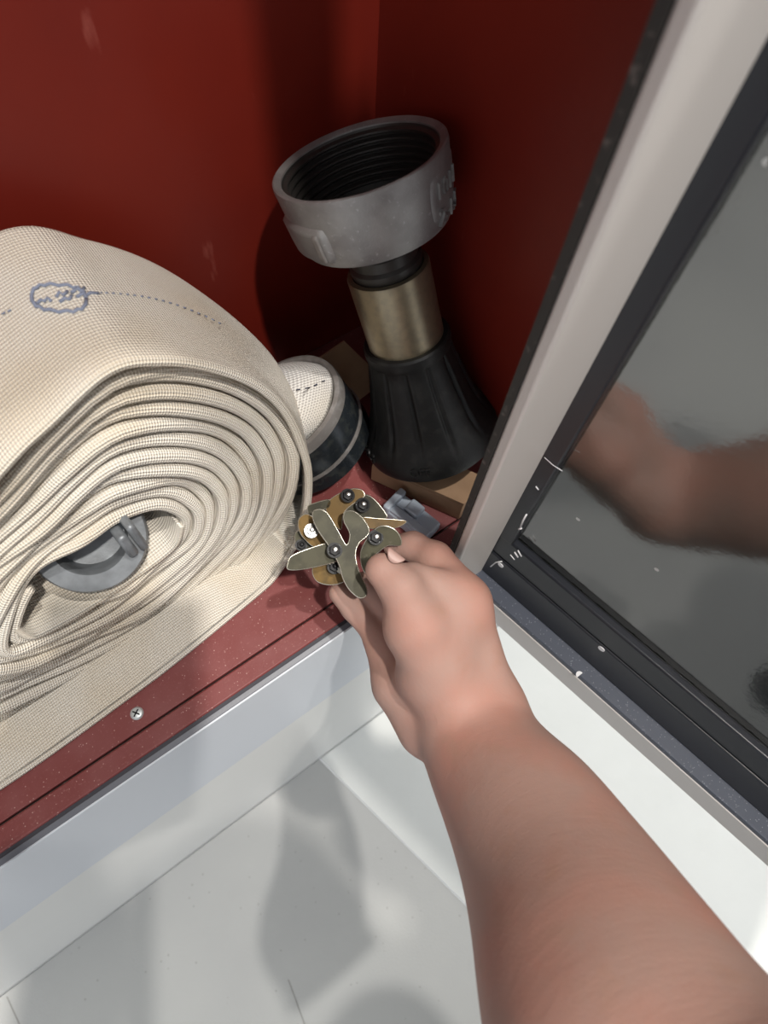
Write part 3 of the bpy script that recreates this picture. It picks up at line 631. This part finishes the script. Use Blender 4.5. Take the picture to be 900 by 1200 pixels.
palm += [cap(J(562, 822, .388, .021), J(546, 704, .380, .0130)),       # index metacarpal
         cap(J(556, 820, .389, .022), J(530, 712, .39, .0135)),
         cap(J(540, 830, .395, .020), J(505, 745, .402, .0130)),
         cap(J(525, 838, .398, .020), J(480, 790, .405, .0125)),       # little-finger side
         cap(J(515, 848, .396, .018), J(470, 800, .402, .0135)),
         cap(J(532, 815, .377, .0200), J(487, 736, .364, .0180)), cap(J(500, 735, .368, .0165), J(543, 716, .375, .0150)), cap(J(497, 852, .402, .0170), J(466, 806, .409, .0135)), cap(J(464, 800, .409, .0125), J(446, 752, .413, .0110)),      # thumb base
         cap(J(520, 760, .375, .0180), J(535, 715, .375, .0130)),      # web
         cap(J(500, 790, .38, .018), J(520, 720, .38, .014)), cap(J(484, 676, .366, .0085), J(528, 694, .374, .0120))]
thumb = [cap(J(488, 732, .362, .0165), J(470, 690, .357, .0116)), cap(J(470, 690, .357, .0112), J(448, 668, .358, .0096))]
index = [cap(J(546, 702, .378, .0130), J(510, 655, .392, .0104)), cap(J(510, 655, .392, .0098), J(484, 640, .402, .0088)), cap(J(484, 640, .402, .0086), J(463, 640, .408, .0076))]
middle = [cap(J(510, 745, .402, .0120), J(468, 722, .408, .0098)), cap(J(468, 722, .408, .0095), J(428, 684, .410, .0080))]
ring_f = [cap(J(480, 790, .402, .0120), J(444, 742, .412, .0104)), cap(J(444, 742, .412, .0100), J(416, 712, .412, .0088)), cap(J(416, 712, .412, .0086), J(399, 695, .409, .0074))]
little = [cap(J(474, 800, .404, .0120), J(450, 760, .420, .0098)), cap(J(450, 760, .420, .0095), J(432, 730, .424, .0080))]
groups = [(palm, .010), (thumb, .005), (index, .004), (middle, .003), (ring_f, .003), (little, .003)]
allc = [c for g, _ in groups for c in g]
H = 0.0016
lo = np.min([np.minimum(c[0], c[1]) - max(c[2], c[3]) for c in allc], 0) - .006; hi = np.max([np.maximum(c[0], c[1]) + max(c[2], c[3]) for c in allc], 0) + .006
# the part past the elbow is out of frame: keep the fine grid to the forearm and hand
lo[1] = max(lo[1], elb[1] - .045); lo[0] -= .0; 
dims = np.ceil((hi - lo) / H).astype(int) + 1
gx, gy, gz = [lo[i] + H * np.arange(dims[i], dtype=np.float32) for i in range(3)]
def smin(a, b, k):
    h = np.maximum(k - np.abs(a - b), 0) / k; return np.minimum(a, b) - h * h * k * .25
D3 = np.full(dims, 1.0, np.float32)
def capsule(c, X, Y, Zz):
    a, b, ra, rb = c; ba = (b - a).astype(np.float32); L2 = float(ba.dot(ba))
    px, py, pz = X - np.float32(a[0]), Y - np.float32(a[1]), Zz - np.float32(a[2])
    t = np.clip((px * ba[0] + py * ba[1] + pz * ba[2]) / L2, 0, 1)
    return np.sqrt((px - t * ba[0]) ** 2 + (py - t * ba[1]) ** 2 + (pz - t * ba[2]) ** 2) - (ra + (rb - ra) * t)
def sub(c, pad):
    l = np.minimum(c[0], c[1]) - max(c[2], c[3]) - pad; h = np.maximum(c[0], c[1]) + max(c[2], c[3]) + pad
    i0 = np.clip(((l - lo) / H).astype(int), 0, dims); i1 = np.clip(((h - lo) / H).astype(int) + 2, 0, dims); return i0, i1
for gi, (g, k) in enumerate(groups):
    G3 = np.full(dims, 1.0, np.float32)
    for c in g:
        i0, i1 = sub(c, .02)
        if np.any(i1 <= i0): continue
        sl = tuple(slice(a, b) for a, b in zip(i0, i1))
        G3[sl] = smin(G3[sl], capsule(c, gx[sl[0], None, None], gy[None, sl[1], None], gz[None, None, sl[2]]), k)
    D3 = smin(D3, G3, [.01, .006, .005, .0035, .0025, .0025][gi])
def surface_nets(Dv):
    S = Dv < 0; nx, ny, nz = Dv.shape
    acc = np.zeros((nx - 1, ny - 1, nz - 1, 3), np.float32); cnt = np.zeros((nx - 1, ny - 1, nz - 1), np.float32)
    cs_ = [(i, j, k) for i in (0, 1) for j in (0, 1) for k in (0, 1)]
    for a in cs_:
        for ax_ in range(3):
            if a[ax_]: continue
            b = list(a); b[ax_] = 1
            va = Dv[a[0]:nx - 1 + a[0], a[1]:ny - 1 + a[1], a[2]:nz - 1 + a[2]]; vb = Dv[b[0]:nx - 1 + b[0], b[1]:ny - 1 + b[1], b[2]:nz - 1 + b[2]]
            m_ = (va < 0) != (vb < 0); ii = np.nonzero(m_); t = va[ii] / (va[ii] - vb[ii])
            for q in range(3): acc[ii + (np.full(len(ii[0]), q),)] += (a[q] + (t if q == ax_ else 0))
            cnt[ii] += 1
    act = cnt > 0; idx = -np.ones(cnt.shape, int); ii = np.nonzero(act); idx[ii] = np.arange(len(ii[0]))
    V = (np.stack(ii, 1) + acc[ii] / cnt[ii][:, None]) * H + lo
    Fq = []
    for ax_ in range(3):
        b, c = [(1, 2), (2, 0), (0, 1)][ax_]
        s0s = [slice(1, -1)] * 3; s0s[ax_] = slice(0, -1); s1s = list(s0s); s1s[ax_] = slice(1, None)
        va = S[tuple(s0s)]; vb = S[tuple(s1s)]; m_ = va != vb; ii = np.nonzero(m_); base = [ii[0].copy(), ii[1].copy(), ii[2].copy()]
        for q in range(3):
            if q != ax_: base[q] = base[q] + 1
        def gid(db, dc):
            p = [x.copy() for x in base]; p[b] = p[b] - db; p[c] = p[c] - dc; return idx[tuple(p)]
        quad = np.stack([gid(0, 0), gid(1, 0), gid(1, 1), gid(0, 1)], 1); ok = (quad >= 0).all(1); quad = quad[ok]; fl_ = va[ii][ok]
        quad[~fl_] = quad[~fl_][:, ::-1]; Fq.append(quad)
    return V, np.concatenate(Fq)
V, Q = surface_nets(D3)
BODY_V, BODY_Q = V, Q
nc = atd(466, 652, .351); nax = unit(atd(490, 700, .357) - atd(448, 668, .358)); nup = unit(unit(CAM - nc) * .5 + unit(R @ np.array([.45, -.8, 0]))); nup = unit(nup - nax * nup.dot(nax)); nsd = np.cross(nax, nup)
V = []; Fc = []
for j in range(9):
    for i in range(9):
        x, y = i / 8 * 2 - 1, j / 8 * 2 - 1; xx, yy = x * math.sqrt(1 - y * y / 2), y * math.sqrt(1 - x * x / 2)
        V.append(atd(455, 662, .356) + nax * yy * .0055 + nsd * xx * .0044 + nup * (.0090 - .0040 * xx * xx))
for j in range(8):
    for i in range(8): a = j * 9 + i; Fc.append((a, a + 1, a + 10, a + 9))
nl = mk('thumbnail', V, Fc, NAIL, per); sm = nl.modifiers.new('t', 'SOLIDIFY'); sm.thickness = .0006
# the rest of the figure: crouching behind the phone, outside the picture but casting its shade into it
def coarse(name, caps, k, Hc, m, parent):
    global H, lo, dims, gx, gy, gz
    H = Hc; lo = np.min([np.minimum(c[0], c[1]) - max(c[2], c[3]) for c in caps], 0) - 3 * H; hi_ = np.max([np.maximum(c[0], c[1]) + max(c[2], c[3]) for c in caps], 0) + 3 * H
    n_ = np.ceil((hi_ - lo) / H).astype(int) + 1; g = [lo[i] + H * np.arange(n_[i], dtype=np.float32) for i in range(3)]
    Dv = np.full(n_, 1.0, np.float32)
    for c in caps: Dv = smin(Dv, capsule(c, g[0][:, None, None], g[1][None, :, None], g[2][None, None, :]), k)
    V, Q = surface_nets(Dv)
    if name is None: return V, Q
    o = mk(name, V, Q, m, parent); fix(o); s_ = o.modifiers.new('smooth', 'SMOOTH'); s_.iterations = 3; return o
SHIRT = mat('dark_cotton', (0.05, 0.055, 0.07), 0.9); HAIR = mat('brown_hair', (0.06, 0.04, 0.03), 0.6); PHONEM = mat('black_phone_shell', (0.02, 0.02, 0.022), 0.25)
a3 = lambda *v: np.array(v, float)
shR, shL, hip = a3(-.02, -.56, .62), a3(-.36, -.56, .60), a3(-.13, -.78, .02)
elL = a3(-.47, -.40, .38); haL = CAM + R @ a3(-.062, .085, -.03)
neck, head_c = a3(-.19, -.53, .68), a3(-.22, -.47, .80)
eu = elb + (sh - elb) * .45
V2, Q2 = coarse(None, [(neck, head_c, .055, .075), (head_c, head_c + a3(0, .015, .05), .078, .082), (elL, haL, .042, .026),
       (haL, haL + R @ a3(.0, -.05, .012), .022, .018), (haL, haL + R @ a3(.03, .03, .01), .022, .012)], .02, .006, SKIN, per)
V = np.concatenate([BODY_V, V2]); Q = np.concatenate([BODY_Q, Q2 + len(BODY_V)])
me = bpy.data.meshes.new('body'); me.vertices.add(len(V)); me.vertices.foreach_set('co', V.astype(np.float32).ravel())
me.loops.add(len(Q) * 4); me.loops.foreach_set('vertex_index', Q.ravel().astype(np.int32)); me.polygons.add(len(Q)); me.polygons.foreach_set('loop_start', np.arange(len(Q), dtype=np.int32) * 4); me.update(); me.validate()
body = link('body', me, SKIN, per); sm = body.modifiers.new('smooth', 'SMOOTH'); sm.factor = .5; sm.iterations = 4
coarse('shirt', [(eu, sh, .060, .070), (sh, shR, .070, .075), (shR, shL, .085, .085), (a3(-.05, -.6, .5), a3(-.08, -.76, .1), .12, .13), (a3(-.25, -.6, .5), a3(-.2, -.76, .1), .12, .13), (shL, elL, .072, .056), (neck + a3(0, -.03, -.05), neck, .07, .062)], .04, .008, SHIRT, per)
coarse('trousers', [(hip + a3(-.07, 0, 0), a3(-.32, -.42, -.12), .12, .085), (hip + a3(.07, 0, 0), a3(.10, -.45, -.12), .12, .085), (a3(-.32, -.42, -.12), a3(-.30, -.62, -.50), .08, .055), (a3(.10, -.45, -.12), a3(.08, -.65, -.50), .08, .055), (a3(-.30, -.62, -.50), a3(-.31, -.48, -.56), .045, .04), (a3(.08, -.65, -.50), a3(.10, -.50, -.56), .045, .04)], .04, .010, SHIRT, per)
coarse('hair', [(head_c + a3(0, -.02, .06), head_c + a3(0, -.05, .02), .082, .07)], .02, .006, HAIR, per)
ph = thing('phone', 'black phone held up over the cabinet by the person, just out of the frame', 'phone', CAM)
pc = CAM + R @ a3(-.056, -.012, -.012)
obox('phone_shell', pc, R @ a3(.074, 0, 0), R @ a3(0, .158, 0), R @ a3(0, 0, -.008), PHONEM, ph, .002)
